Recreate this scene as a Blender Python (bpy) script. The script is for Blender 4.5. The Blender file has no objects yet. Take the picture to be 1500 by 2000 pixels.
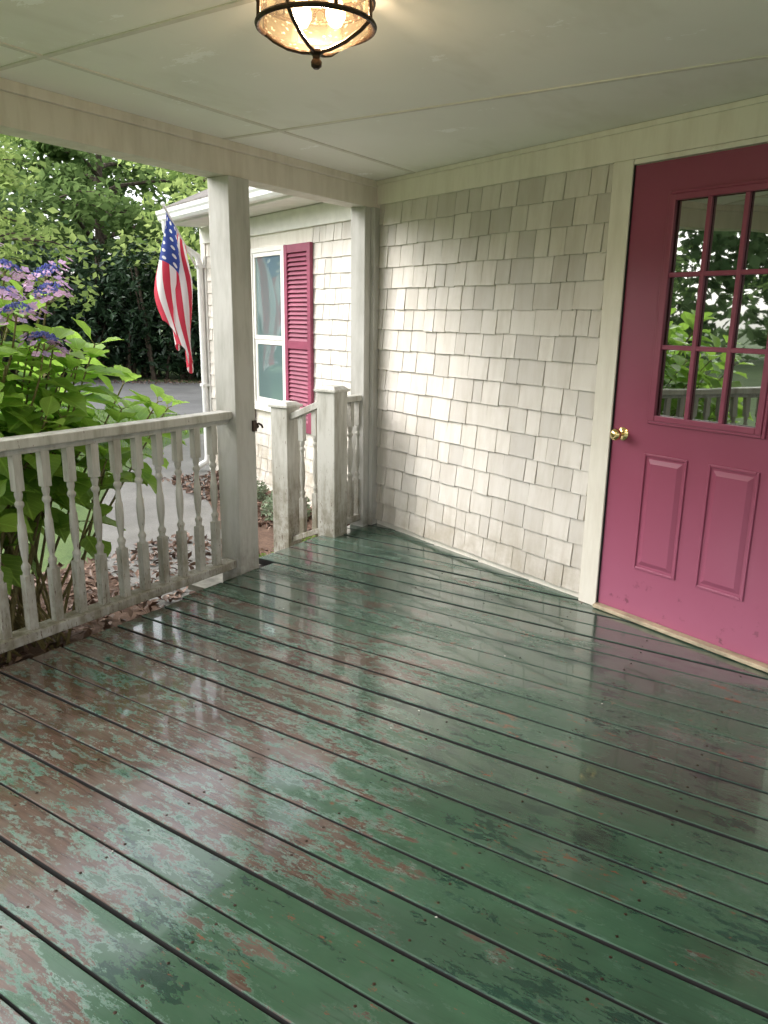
import bpy, math, random
import numpy as np
from mathutils import Vector, Matrix
random.seed(7); np.random.seed(7)
S=bpy.context.scene
S.view_settings.view_transform='Standard'; S.view_settings.look='None'; S.view_settings.exposure=0
G=-0.40
# ------------------------------------------------------------ materials
def new_mat(name):
    m=bpy.data.materials.new(name); m.use_nodes=True
    nt=m.node_tree; nt.nodes.clear()
    return m,nt
class N:
    def __init__(s,nt): s.nt=nt
    def n(s,t,**k):
        nd=s.nt.nodes.new(t)
        for a,v in k.items(): setattr(nd,a,v)
        return nd
    def l(s,a,b): s.nt.links.new(a,b)
    def coord(s): return s.n('ShaderNodeTexCoord').outputs['Object']
    def attr(s,name='tint'):
        a=s.n('ShaderNodeAttribute'); a.attribute_name=name; return a.outputs['Fac']
    def val(s,sock,v):
        if hasattr(v,'is_linked'): s.l(v,sock)
        else:
            if isinstance(v,(tuple,list)) and len(v)==3 and sock.type=='RGBA': v=(*v,1)
            sock.default_value=v
    def mapping(s,vec,scale=(1,1,1),loc=(0,0,0)):
        m=s.n('ShaderNodeMapping'); s.l(vec,m.inputs['Vector']); s.val(m.inputs['Scale'],scale); s.val(m.inputs['Location'],loc); return m.outputs[0]
    def noise(s,vec,scale,detail=3,rough=.55,dist=0):
        m=s.n('ShaderNodeTexNoise'); s.l(vec,m.inputs['Vector']); m.inputs['Scale'].default_value=scale
        m.inputs['Detail'].default_value=detail; m.inputs['Roughness'].default_value=rough; m.inputs['Distortion'].default_value=dist
        return m.outputs['Fac']
    def ramp(s,f,a,b,v0=0.,v1=1.):
        m=s.n('ShaderNodeMapRange'); s.val(m.inputs[0],f); m.inputs[1].default_value=a; m.inputs[2].default_value=b
        m.inputs[3].default_value=v0; m.inputs[4].default_value=v1; return m.outputs[0]
    def math(s,op,a,b=0.,c=0.):
        m=s.n('ShaderNodeMath',operation=op); s.val(m.inputs[0],a); s.val(m.inputs[1],b); s.val(m.inputs[2],c); return m.outputs[0]
    def mix(s,f,a,b,mode='MIX'):
        m=s.n('ShaderNodeMix',data_type='RGBA',blend_type=mode)
        s.val(m.inputs[0],f); s.val(m.inputs[6],a); s.val(m.inputs[7],b); return m.outputs[2]
    def sep(s,v):
        m=s.n('ShaderNodeSeparateXYZ'); s.l(v,m.inputs[0]); return m.outputs
    def comb(s,x,y,z):
        m=s.n('ShaderNodeCombineXYZ'); s.val(m.inputs[0],x); s.val(m.inputs[1],y); s.val(m.inputs[2],z); return m.outputs[0]
    def bump(s,h,strength=.3,dist=.01):
        m=s.n('ShaderNodeBump'); s.l(h,m.inputs['Height']); m.inputs['Strength'].default_value=strength; m.inputs['Distance'].default_value=dist; return m.outputs[0]
    def out(s,sh):
        o=s.n('ShaderNodeOutputMaterial'); s.l(sh,o.inputs[0])
    def pbr(s,col,rough=.5,bump=None,metal=0,spec=.5,**k):
        p=s.n('ShaderNodeBsdfPrincipled'); s.val(p.inputs['Base Color'],col); s.val(p.inputs['Roughness'],rough)
        s.val(p.inputs['Metallic'],metal); s.val(p.inputs['Specular IOR Level'],spec)
        if bump is not None: s.l(bump,p.inputs['Normal'])
        for a,v in k.items(): s.val(p.inputs[a.replace('_',' ')],v)
        return p.outputs[0]
def simple(name,col,rough=.5,metal=0,var=.15,scale=8,bump=.1,spec=.5,emit=None):
    m,nt=new_mat(name); q=N(nt); c=q.coord()
    nz=q.noise(c,scale,3)
    dark=tuple(v*(1-var*1.6) for v in col); lite=tuple(min(1,v*(1+var)) for v in col)
    cc=q.mix(q.ramp(nz,.3,.7),dark,lite)
    q.out(q.pbr(cc,rough,q.bump(nz,bump,.02) if bump>.25 else None,metal,spec)); return m
def painted(name,col,grime=(.28,.24,.16),amt=.5,rough=.5,tintv=.12,grain=(1,1,1),low=None,chip=.0,chipcol=(.2,.15,.11),bs=.25,lowcol=None):
    m,nt=new_mat(name); q=N(nt); c=q.coord(); t=q.attr()
    base=q.mix(q.math('MULTIPLY',t,tintv*2),col,tuple(v*.70 for v in col))
    g=q.noise(q.mapping(c,(9,9,1.6)),1.6,4,.65)
    gm=q.ramp(g,.42,.8,0,amt)
    z=q.sep(c)[2]
    hn=q.noise(q.mapping(c,grain),14,5,.72)
    if low:
        lz=q.ramp(z,low,0.0,0,1)
        gm=q.math('ADD',gm,q.math('MULTIPLY',lz,q.ramp(q.noise(c,9,4,.7),.3,.62,0,.75)))
        gm=q.math('MINIMUM',gm,.9)
    col2=q.mix(gm,base,grime)
    if chip>0:
        cn=hn
        if low: cn=q.math('ADD',cn,q.math('MULTIPLY',q.ramp(z,low,0.,0,1),.07))
        cm=q.ramp(cn,.74-chip,.755-chip)
        col2=q.mix(cm,col2,chipcol)
    q.out(q.pbr(col2,q.ramp(g,.3,.8,rough,min(1,rough+.25)),q.bump(hn,bs,.004))); return m
M={}
M['shingle']=painted('shingle_paint',(.68,.64,.585),(.40,.35,.27),.45,.6,.36,(14,14,1.2),low=.38,bs=.4)
M['trim']=painted('trim_paint',(.76,.72,.635),(.42,.36,.26),.35,.5,.05,(6,6,1),bs=.15)
M['rail']=painted('rail_paint',(.52,.51,.47),(.17,.15,.10),.8,.55,.25,(8,8,1.4),low=.5,chip=.085,chipcol=(.12,.085,.06),bs=.4)
M['post']=painted('post_paint',(.50,.49,.46),(.21,.20,.16),.6,.5,.1,(9,9,1.0),low=.25,chip=.03,bs=.3)
M['beam']=painted('beam_paint',(.68,.625,.56),(.36,.30,.24),.4,.55,.05,(6,1,6),chip=.01,bs=.2)
M['batten']=painted('batten_paint',(.70,.67,.60),(.46,.41,.33),.4,.6,.05,(6,6,6),bs=.1)
M['wingtrim']=simple('white_trim',(.78,.76,.71),.45,var=.06)
M['gutter']=simple('gutter_white',(.82,.82,.80),.35,var=.05,bump=.02)
M['bronze']=simple('oiled_bronze',(.045,.026,.016),.38,.6,var=.3,scale=30,bump=.3)
M['brass']=simple('brass',(.80,.60,.28),.16,1.0,var=.08,scale=20,bump=.05)
M['roof']=simple('asphalt_shingles',(.17,.155,.14),.9,var=.3,scale=22,bump=.5)
M['tanwood']=simple('sill_wood',(.46,.38,.26),.6,var=.2,scale=14,bump=.3)
M['dark']=simple('dark_interior',(.012,.013,.012),.9,var=.2)
M['bark']=simple('bark',(.10,.075,.055),.95,var=.4,scale=9,bump=1)
M['stem']=simple('stem',(.20,.17,.07),.8,var=.3,scale=25,bump=.4)
M['fascia']=simple('deck_frame_wood',(.05,.042,.035),.7,var=.3,scale=12,bump=.4)
M['step']=simple('weathered_step_wood',(.27,.26,.22),.5,var=.3,scale=12,bump=.4)
M['chips']=simple('paint_chips',(.45,.45,.40),.6,var=.3,scale=60)
def door_mat():
    m,nt=new_mat('door_raspberry_paint'); q=N(nt); c=q.coord()
    z=q.sep(c)[2]
    nn=q.noise(c,1.7,3)
    a=q.mix(q.ramp(nn,.3,.7),(.225,.040,.080),(.275,.054,.104))
    a=q.mix(q.ramp(q.math('ADD',z,q.ramp(nn,.3,.7,-.15,.15)),.8,.1,0,.5),a,(.46,.15,.25))
    dirt=q.math('MULTIPLY',q.ramp(z,.30,.0,0,1),q.ramp(q.noise(c,14,4,.7),.60,.68))
    a=q.mix(dirt,a,(.12,.03,.05))
    q.out(q.pbr(a,q.ramp(nn,.3,.7,.33,.48))); return m
M['door']=door_mat()
M['shutter']=simple('shutter_paint',(.25,.045,.090),.5,var=.12,scale=5)
def glass_mat(name,fac,tint,dark):
    m,nt=new_mat(name); q=N(nt); c=q.coord()
    g=q.n('ShaderNodeBsdfGlossy'); g.inputs['Roughness'].default_value=.015; g.inputs['Color'].default_value=(*tint,1)
    q.l(q.bump(q.noise(c,2.5,1),.12,.01),g.inputs['Normal'])
    d=q.n('ShaderNodeBsdfDiffuse'); d.inputs['Color'].default_value=(*dark,1)
    mx=q.n('ShaderNodeMixShader'); mx.inputs[0].default_value=fac; q.l(d.outputs[0],mx.inputs[1]); q.l(g.outputs[0],mx.inputs[2])
    q.out(mx.outputs[0]); return m
M['glass']=glass_mat('door_glass',.38,(.95,1,.95),(.008,.010,.008))
M['wglass']=glass_mat('window_glass',.34,(.8,.95,.95),(.15,.22,.22))
def ceil_mat():
    m,nt=new_mat('ceiling_paint'); q=N(nt); c=q.coord()
    a=q.mix(q.ramp(q.noise(c,1.1,3,.6),.3,.7),(.82,.80,.74),(.88,.865,.81))
    st=q.ramp(q.noise(q.mapping(c,(1.2,.5,1)),2.0,4,.7),.50,.70,0,.4)
    a=q.mix(st,a,(.63,.60,.50))
    ch=q.ramp(q.noise(q.mapping(c,(.8,1.6,1)),4.2,6,.74),.64,.65)
    a=q.mix(ch,a,(.97,.96,.94))
    q.out(q.pbr(a,.6)); return m
M['ceiling']=ceil_mat()
def deck_mat():
    m,nt=new_mat('peeling_green_deck_paint'); q=N(nt); c=q.coord(); t=q.attr()
    s=q.sep(c); x,y=s[0],s[1]
    off=q.math('MULTIPLY',t,31.)
    v=q.comb(q.math('ADD',x,off),q.math('ADD',y,q.math('MULTIPLY',t,7.)),off)
    va=q.mapping(v,(1.0,2.7,1))
    n1=q.noise(va,5.0,7,.78,.15)
    nb=q.noise(q.mapping(c,(1,1.6,1)),1.5,2,.5)
    E=q.math('MULTIPLY',q.ramp(x,-.80,-1.75,0,1),q.ramp(y,1.7,3.0,1,.28))
    w=q.math('ADD',n1,q.math('MULTIPLY',E,.215))
    w=q.math('ADD',w,q.math('MULTIPLY',q.math('SUBTRACT',nb,.5),.30))
    w=q.math('ADD',w,q.math('MULTIPLY',q.math('SUBTRACT',t,.5),.09))
    bare=q.ramp(w,.640,.650)
    rim=q.ramp(w,.590,.602)
    cl=q.noise(q.mapping(v,(1,1.8,1),(3,3,3)),2.2,4,.62)
    g=q.mix(q.ramp(cl,.30,.52),(.025,.070,.036),(.040,.103,.055))
    g=q.mix(q.math('MULTIPLY',t,.45),g,(.048,.095,.066))
    g=q.mix(q.ramp(cl,.54,.68,0,.6),g,(.090,.145,.112))
    far=q.ramp(y,1.7,3.2,0,.5)
    g=q.mix(far,g,(.070,.115,.094))
    dk=q.noise(q.mapping(v,(1.2,3.0,1),(5,3,0)),6.0,7,.80,.15)
    dkm=q.ramp(q.math('ADD',dk,q.math('MULTIPLY',q.math('SUBTRACT',nb,.5),-.50)),.574,.583)
    g=q.mix(q.math('MULTIPLY',dkm,.85),g,(.009,.038,.028))
    mint=q.mix(q.ramp(dk,.4,.6),(.15,.235,.19),(.08,.165,.125))
    mintm=q.math('MULTIPLY',rim,q.ramp(E,.1,.5,.2,.95))
    g=q.mix(mintm,g,mint)
    gr=q.noise(q.mapping(v,(1.3,26,1)),5,4,.6,.4)
    wood=q.mix(q.ramp(gr,.3,.7),(.045,.026,.019),(.145,.088,.064))
    wood=q.mix(q.ramp(cl,.5,.62,0,.75),wood,(.15,.115,.095))
    fl=q.noise(q.mapping(v,(1.5,3.8,1),(9,1,2)),9,6,.80)
    wood=q.mix(q.ramp(fl,.540,.551,0,.8),wood,(.14,.215,.18))
    orn=q.math('MULTIPLY',q.ramp(q.math('ADD',q.math('MULTIPLY',fl,.75),q.math('MULTIPLY',cl,.30)),.630,.637),.8)
    col=q.mix(bare,g,wood)
    col=q.mix(orn,col,(.21,.062,.030))
    col=q.mix(q.ramp(gr,.56,.78,0,.45),col,(.022,.026,.020))
    wetm=q.ramp(q.noise(q.mapping(c,(.8,1.7,1)),1.7,3,.6,.3),.42,.53)
    rough=q.math('ADD',q.ramp(wetm,0,1,.22,.06),q.math('MULTIPLY',q.math('MULTIPLY',fl,fl),.20))
    h=q.math('ADD',q.math('MULTIPLY',gr,.35),q.math('MULTIPLY',n1,-.55))
    h=q.math('ADD',h,q.math('MULTIPLY',nb,1.5))
    col=q.mix(q.ramp(wetm,0,1,0,.22),col,(0.012,.016,.014))
    ge=q.n('ShaderNodeNewGeometry'); nz=q.sep(ge.outputs['True Normal'])[2]
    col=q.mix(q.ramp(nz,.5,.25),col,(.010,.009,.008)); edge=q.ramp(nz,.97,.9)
    rough=q.math('MAXIMUM',rough,q.math('MULTIPLY',edge,.8))
    coat=q.math('MULTIPLY',q.math('SUBTRACT',1.,edge),q.ramp(wetm,0,1,.1,.9))
    q.out(q.pbr(col,rough,q.bump(h,.40,.0035),0,.65,Coat_Weight=coat,Coat_Roughness=.05,Coat_IOR=1.45)); return m
M['deck']=deck_mat()
def leaf_mat(name,dark,lite,trans=.35,rough=.45,veins=False):
    m,nt=new_mat(name); q=N(nt); t=q.attr()
    a=q.mix(t,dark,lite)
    if veins:
        u=q.n('ShaderNodeUVMap').outputs[0]; s=q.sep(u)
        au=q.math('ABSOLUTE',q.math('SUBTRACT',s[0],.5))
        ph=q.math('SUBTRACT',q.math('MULTIPLY',s[1],46.),q.math('MULTIPLY',au,40.))
        wv=q.ramp(q.math('SINE',ph),.70,1.0)
        mid=q.ramp(au,.035,.015)
        vv=q.math('MAXIMUM',q.math('MULTIPLY',wv,.45),mid)
        a=q.mix(q.math('MULTIPLY',vv,.5),a,tuple(min(1,v*1.5+.02) for v in lite))
    p=q.pbr(a,rough) if veins else q.n('ShaderNodeBsdfDiffuse').outputs[0]
    if not veins: q.l(a,p.node.inputs[0])
    tr=q.n('ShaderNodeBsdfTranslucent'); q.l(q.mix(.5,a,tuple(min(1,v*1.5) for v in lite)),tr.inputs[0])
    mx=q.n('ShaderNodeMixShader'); mx.inputs[0].default_value=trans; q.l(p,mx.inputs[1]); q.l(tr.outputs[0],mx.inputs[2])
    q.out(mx.outputs[0]); return m
def shiny(name,dark,lite,rough=.45):
    m,nt=new_mat(name); q=N(nt); q.out(q.pbr(q.mix(q.attr(),dark,lite),rough)); return m
M['hleaf']=leaf_mat('hydrangea_leaf',(.09,.22,.03),(.34,.53,.09),.45,.42,True)
M['rleaf']=shiny('rhododendron_leaf',(.016,.04,.018),(.07,.13,.06),.40)
M['tleaf']=leaf_mat('tree_leaf',(.05,.10,.03),(.22,.32,.11),.42,.55)
M['yleaf']=leaf_mat('light_tree_leaf',(.11,.19,.05),(.40,.50,.17),.48,.55)
M['dleaf']=leaf_mat('distant_leaf',(.05,.10,.04),(.20,.29,.13),.35,.6)
M['grass']=leaf_mat('grass_blade',(.08,.15,.03),(.19,.30,.07),.3,.6)
M['silver']=leaf_mat('silver_foliage',(.12,.17,.10),(.32,.38,.27),.3,.7)
M['litter']=shiny('leaf_litter',(.06,.032,.022),(.24,.145,.10),.6)
M['petal']=leaf_mat('petal',(.38,.28,.54),(.70,.44,.62),.4,.6)
M['petalc']=leaf_mat('fertile_floret',(.10,.12,.42),(.26,.28,.58),.3,.6)
def ground_mat(name,a,b,sc,rough=.9,fine=.5,bs=.5,c3=None):
    m,nt=new_mat(name); q=N(nt); c=q.coord()
    nf=q.noise(c,60,3,.7)
    col=q.mix(q.ramp(q.noise(c,sc,3,.6),.35,.65),a,b)
    col=q.mix(q.ramp(nf,.35,.7,0,fine),col,tuple(v*.45 for v in a))
    if c3: col=q.mix(q.ramp(q.noise(c,.8,3,.65),.5,.7,0,.6),col,c3)
    q.out(q.pbr(col,rough,q.bump(nf,bs,.01))); return m
M['lawn']=ground_mat('lawn_ground',(.07,.12,.035),(.12,.18,.055),3,.95,.5,.6)
M['asphalt']=ground_mat('asphalt',(.13,.13,.135),(.18,.18,.18),1.4,.7,.35,.4,(.09,.09,.09))
M['path']=ground_mat('old_asphalt_path',(.16,.155,.145),(.22,.215,.20),2.2,.65,.35,.5,(.11,.105,.085))
M['mulch']=ground_mat('mulch_ground',(.10,.055,.035),(.18,.11,.075),9,.95,.7,1.,(.06,.035,.025))
# ------------------------------------------------------------ mesh building
class MB:
    def __init__(s): s.v=[]; s.f=[]; s.t=[]; s.tint=.5; s.uv=[]
    def add(s,vs,fs):
        o=len(s.v); s.v+= [tuple(p) for p in vs]; s.t+=[s.tint]*len(vs); s.f+=[tuple(i+o for i in f) for f in fs]
    def hexa(s,p):
        s.add(p,[(3,2,1,0),(4,5,6,7),(0,1,5,4),(1,2,6,5),(2,3,7,6),(3,0,4,7)])
    def box(s,x0,x1,y0,y1,z0,z1):
        s.hexa([(x0,y0,z0),(x1,y0,z0),(x1,y1,z0),(x0,y1,z0),(x0,y0,z1),(x1,y0,z1),(x1,y1,z1),(x0,y1,z1)])
    def frus(s,cx,cy,z0,z1,h0,h1):
        s.hexa([(cx-h0,cy-h0,z0),(cx+h0,cy-h0,z0),(cx+h0,cy+h0,z0),(cx-h0,cy+h0,z0),(cx-h1,cy-h1,z1),(cx+h1,cy-h1,z1),(cx+h1,cy+h1,z1),(cx-h1,cy+h1,z1)])
    def wbox(s,s0,s1,o0,o1,z0,z1):
        P=lambda a,b,c: W(a,b,c)
        s.hexa([P(s0,o0,z0),P(s1,o0,z0),P(s1,o1,z0),P(s0,o1,z0),P(s0,o0,z1),P(s1,o0,z1),P(s1,o1,z1),P(s0,o1,z1)])
    def lathe(s,c,prof,n=12,axis=Vector((0,0,1))):
        axis=Vector(axis).normalized(); a=axis.orthogonal().normalized(); b=axis.cross(a); c=Vector(c)
        vs=[];fs=[]
        for (r,h) in prof:
            for i in range(n):
                an=2*math.pi*i/n; vs.append(c+axis*h+a*(r*math.cos(an))+b*(r*math.sin(an)))
        for k in range(len(prof)-1):
            for i in range(n):
                j=(i+1)%n; fs.append((k*n+i,k*n+j,(k+1)*n+j,(k+1)*n+i))
        fs.append(tuple(range(n))[::-1]); fs.append(tuple(range((len(prof)-1)*n,len(prof)*n)))
        s.add(vs,fs)
    def tube(s,pts,rad,n=8,closed=False):
        pts=[Vector(p) for p in pts]; m=len(pts)
        if not hasattr(rad,'__len__'): rad=[rad]*m
        vs=[];fs=[]; up=None
        for k,p in enumerate(pts):
            if closed: d=pts[(k+1)%m]-pts[k-1]
            else: d=pts[min(k+1,m-1)]-pts[max(k-1,0)]
            d.normalize()
            if up is None: up=d.orthogonal().normalized()
            up=(up-d*up.dot(d)).normalized(); b=d.cross(up)
            for i in range(n):
                an=2*math.pi*i/n; vs.append(p+up*(rad[k]*math.cos(an))+b*(rad[k]*math.sin(an)))
        K=m if closed else m-1
        for k in range(K):
            for i in range(n):
                j=(i+1)%n; k2=(k+1)%m; fs.append((k*n+i,k*n+j,k2*n+j,k2*n+i))
        if not closed: fs.append(tuple(range(n))[::-1]); fs.append(tuple(range((m-1)*n,m*n)))
        s.add(vs,fs)
    def obj(s,name,mat,parent=None,smooth=False,bevel=0,uv=None):
        me=bpy.data.meshes.new(name); me.from_pydata(s.v,[],s.f); me.validate(); me.update()
        at=me.attributes.new('tint','FLOAT','POINT')
        if len(me.vertices)==len(s.t): at.data.foreach_set('value',s.t)
        me.materials.append(M[mat])
        if smooth:
            me.polygons.foreach_set('use_smooth',[True]*len(me.polygons))
            try: me.set_sharp_from_angle(angle=math.radians(40))
            except Exception: pass
        o=bpy.data.objects.new(name,me); S.collection.objects.link(o)
        if parent: o.parent=parent
        if bevel:
            b=o.modifiers.new('bevel','BEVEL'); b.width=bevel; b.segments=2; b.limit_method='ANGLE'; b.angle_limit=math.radians(40)
        return o
def empty(name,loc=(0,0,0)):
    o=bpy.data.objects.new(name,None); S.collection.objects.link(o); return o
ww=Vector((math.cos(math.radians(20.5)),-math.sin(math.radians(20.5)),0)); wn=Vector((-ww.y,ww.x,0)); C0=Vector((-2.88,4.34,0))
def W(s,o,z): return C0+ww*s+wn*o+Vector((0,0,z))
R=random.uniform
# ------------------------------------------------------------ ground
def sheet(name,pts,z,mat):
    mb=MB(); mb.add([(p[0],p[1],z) for p in pts],[tuple(range(len(pts)))]); return mb.obj(name,mat)
def strip(name,L,Rr,z,mat):
    mb=MB(); 
    def sm(P,k=6):
        o=[]; 
        for i in range(len(P)-1):
            p0=P[max(i-1,0)];p1=P[i];p2=P[i+1];p3=P[min(i+2,len(P)-1)]
            for j in range(k):
                t=j/k
                o.append(tuple(.5*((2*p1[a])+(-p0[a]+p2[a])*t+(2*p0[a]-5*p1[a]+4*p2[a]-p3[a])*t*t+(-p0[a]+3*p1[a]-3*p2[a]+p3[a])*t**3) for a in (0,1)))
        o.append(P[-1]); return o
    L=sm(L);Rr=sm(Rr); n=len(L)
    mb.add([(p[0],p[1],z) for p in L]+[(p[0],p[1],z) for p in Rr],[(i,i+1,n+i+1,n+i) for i in range(n-1)])
    return mb.obj(name,mat)
sheet('lawn',[(-150,-150),(150,-150),(150,150),(-150,150)],G,'lawn')
strip('asphalt_driveway',[(-40,-6),(-30,1),(-20,6.2),(-13,9.3),(-10.0,9.9),(-7,10.4),(-2,12)],[(-46,2),(-34,6),(-25,10),(-18.2,13.7),(-15.0,15.2),(-9,18),(-2,22)],G+.008,'asphalt')
strip('garden_path',[(-3.3,2.95),(-4.6,3.35),(-5.7,4.1),(-6.7,5.0),(-7.8,6.4),(-8.7,8.0),(-9.3,10.6)],[(-3.3,4.15),(-4.2,4.4),(-5.1,5.05),(-6.0,5.8),(-6.8,6.9),(-7.4,8.3),(-7.8,10.6)],G+.012,'path')
strip('mulch_bed',[(-2.6,-3),(-2.6,0),(-2.6,2),(-2.6,4.6),(-2.9,5.6)],[(-4.9,-3),(-5.0,0),(-4.9,2.2),(-4.75,3.6),(-4.4,4.6)],G+.004,'mulch')
strip('mulch_bed',[(-3.2,4.2),(-4.2,4.3),(-5.1,4.95),(-6.0,5.7),(-6.7,6.6)],[(-2.2,5.4),(-4.0,5.9),(-5.0,6.2),(-6.0,6.7),(-6.7,7.2)],G+.016,'mulch')
# ------------------------------------------------------------ leaf clouds
def cloud(name,P,size,mat,parent=None,up=.5,aspect=.5,tint=None,droop=0):
    n=len(P); P=np.asarray(P)
    d=np.random.normal(size=(n,3)); d[:,2]=d[:,2]*.6-droop; d/=np.linalg.norm(d,axis=1)[:,None]
    nn=np.random.normal(size=(n,3)); nn[:,2]+=up*2; b=np.cross(d,nn); b/=np.linalg.norm(b,axis=1)[:,None]+1e-9
    nn=np.cross(b,d)
    sz=(size*np.random.uniform(.6,1.25,n))[:,None]
    v=np.empty((n,4,3)); v[:,0]=P-d*sz*.5; v[:,1]=P+b*sz*aspect*.5+nn*sz*.08; v[:,2]=P+d*sz*.5-nn*sz*.1; v[:,3]=P-b*sz*aspect*.5+nn*sz*.08
    me=bpy.data.meshes.new(name); me.vertices.add(n*4); me.vertices.foreach_set('co',v.reshape(-1))
    idx=np.arange(n)[:,None]*4; tri=np.concatenate([idx+[[0,1,2]],idx+[[0,2,3]]],axis=1).reshape(-1)
    me.loops.add(n*6); me.loops.foreach_set('vertex_index',tri.astype(np.int32))
    me.polygons.add(n*2); me.polygons.foreach_set('loop_start',(np.arange(n*2)*3).astype(np.int32))
    me.update(calc_edges=True); me.validate()
    at=me.attributes.new('tint','FLOAT','POINT')
    t=np.random.uniform(0,1,n) if tint is None else np.clip(tint+np.random.normal(0,.18,n),0,1)
    at.data.foreach_set('value',np.repeat(t,4).astype(np.float32))
    me.materials.append(M[mat]); o=bpy.data.objects.new(name,me); S.collection.objects.link(o)
    if parent: o.parent=parent
    return o
def tree(name,loc,h,cr,zlow,nl,leaf,mat,seed,lean=0):
    rs=np.random.RandomState(seed); rr=random.Random(seed)
    e=empty(name); mb=MB()
    base=Vector((loc[0],loc[1],G-.1)); pts=[];rad=[];r0=h*.021
    for k in range(8):
        t=k/7; pts.append(base+Vector((math.sin(t*3+seed)*.25*t+lean*t,math.cos(t*2.3+seed)*.2*t,h*.82*t))); rad.append(r0*(1.25-t*.95)+(r0*.5 if k==0 else 0))
    mb.tube(pts,rad,8); tips=[]
    nb=22
    for b in range(nb):
        t=(zlow/h)*.8+(1-(zlow/h)*.8)*(b/nb); i=min(6,int(t*.9*7)); p=pts[i].lerp(pts[i+1],(t*.9*7)%1)
        an=b*2.4+rr.uniform(-.4,.4); L=cr*(1-.45*abs(t-.45)/.55)*rr.uniform(.75,1.15)
        q=[p]; d=Vector((math.cos(an),math.sin(an),rr.uniform(.15,.6)))
        for k in range(5):
            q.append(q[-1]+d.normalized()*L/5); d+=Vector((rr.uniform(-.25,.25),rr.uniform(-.25,.25),rr.uniform(-.22,.1)))
            if k>0: tips.append((q[-1],L*.20))
            if k in(1,2,3):
                dd=Vector((d.y,-d.x,0))*rr.choice((-1,1))*.9+d*.5+Vector((0,0,rr.uniform(-.2,.3))); qq=[q[-1],q[-1]+dd.normalized()*L*.16,q[-1]+dd.normalized()*L*.33+Vector((0,0,-.05*L))]
                mb.tube(qq,[r0*.16,r0*.1,r0*.04],5); tips+=[(qq[-1],L*.17),(qq[1],L*.13)]
        mb.tube(q,[r0*.42,r0*.34,r0*.26,r0*.18,r0*.11,r0*.05],6)
    tips.append((pts[-1]+Vector((0,0,h*.08)),cr*.3))
    mb.obj('trunk_and_limbs',"bark",e,True)
    c=np.array([list(t[0]) for t in tips]); sr=np.array([t[1] for t in tips]); sub=rs.uniform(0,1,len(tips))
    k=rs.randint(0,len(tips),nl); g=rs.normal(size=(nl,3)); g/=np.linalg.norm(g,axis=1)[:,None]; g*=(rs.uniform(0,1,nl)**.45)[:,None]
    P=c[k]+g*sr[k][:,None]*np.array([1.25,1.25,.75])
    P[:,2]=np.maximum(P[:,2],zlow*.8+G)
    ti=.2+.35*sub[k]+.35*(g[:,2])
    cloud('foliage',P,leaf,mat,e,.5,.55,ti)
    return e
# ------------------------------------------------------------ backdrop vegetation
tree('oak_tree',(-13.2,16.6),9.5,4.6,2.6,10000,.23,'yleaf',3)
tree('dogwood_tree',(-11.2,5.2),6.0,2.6,2.2,7500,.13,'yleaf',5)
tree('maple_tree',(-23,17.5),10,5,2.2,8000,.30,'tleaf',11)
tree('maple_tree',(-26,10.5),10.5,5.2,2.2,9000,.30,'tleaf',12)
tree('oak_tree',(-17,23),9.5,5.0,2.5,6000,.32,'tleaf',13)
tree('maple_tree',(-21,3),7,4.0,1.8,6000,.28,'tleaf',14)
tree('oak_tree',(-21,-7),7,4.2,1.5,6000,.28,'tleaf',15)
tree('maple_tree',(-15,-14),7,4.2,1.3,5000,.28,'tleaf',16)
def belt(name,arc,nl,leaf,mat,seed,zr,rr0):
    rs=np.random.RandomState(seed); c=[]
    for (a,d) in arc:
        for k in range(7):
            an=math.radians(a+rs.uniform(-5,5)); dd=d+rs.uniform(-3,3); c.append((-math.sin(an)*dd,math.cos(an)*dd,rs.uniform(.3,zr),rs.uniform(*rr0),rs.uniform(0,1)))
    c=np.array(c); k=rs.randint(0,len(c),nl); g=rs.normal(size=(nl,3)); g/=np.linalg.norm(g,axis=1)[:,None]; g*=(.55+.45*rs.uniform(0,1,nl))[:,None]
    P=c[k,:3]+g*c[k,3][:,None]; P[:,2]=np.where(P[:,2]<G,G+rs.uniform(0,1.5,nl),P[:,2])
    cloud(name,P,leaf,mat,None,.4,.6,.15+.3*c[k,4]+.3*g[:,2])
belt('distant_trees',[(a,35) for a in range(14,76,7)]+[(a,36) for a in range(84,180,9)],30000,.72,'dleaf',21,6.8,(1.8,3.4))
def rhodo(name,cs,nl,seed,leaf=.19,mat='rleaf'):
    rs=np.random.RandomState(seed); e=empty(name); mb=MB(); c=np.array(cs)
    for q in cs:
        for j in range(5):
            an=R(0,6.28); b=Vector((q[0]+.2*math.cos(an),q[1]+.2*math.sin(an),G-.05)); t=Vector((q[0]+q[3]*.6*math.cos(an),q[1]+q[3]*.6*math.sin(an),q[2]+q[3]*.4)); mb.tube([b,b.lerp(t,.5)+Vector((0,0,.2)),t],[.05,.035,.015],6)
    mb.obj('branches','bark',e)
    m=nl//7; wgt=c[:,3]**2; k=rs.choice(len(c),m,p=wgt/wgt.sum()); g=rs.normal(size=(m,3)); g/=np.linalg.norm(g,axis=1)[:,None]
    rad=.72+.3*rs.uniform(0,1,m)+.10*np.sin(g[:,0]*9+k)*np.cos(g[:,2]*8)
    P=c[k,:3]+g*(c[k,3]*rad)[:,None]; ok=P[:,2]>G+.1; P=P[ok]; kk=g[ok]; m=len(P)
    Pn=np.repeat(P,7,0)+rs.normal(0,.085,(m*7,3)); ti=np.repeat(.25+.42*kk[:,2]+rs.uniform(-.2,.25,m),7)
    cloud('foliage',Pn,leaf,mat,e,.9,.36,ti,.25)
    return e
cs=[]
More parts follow.
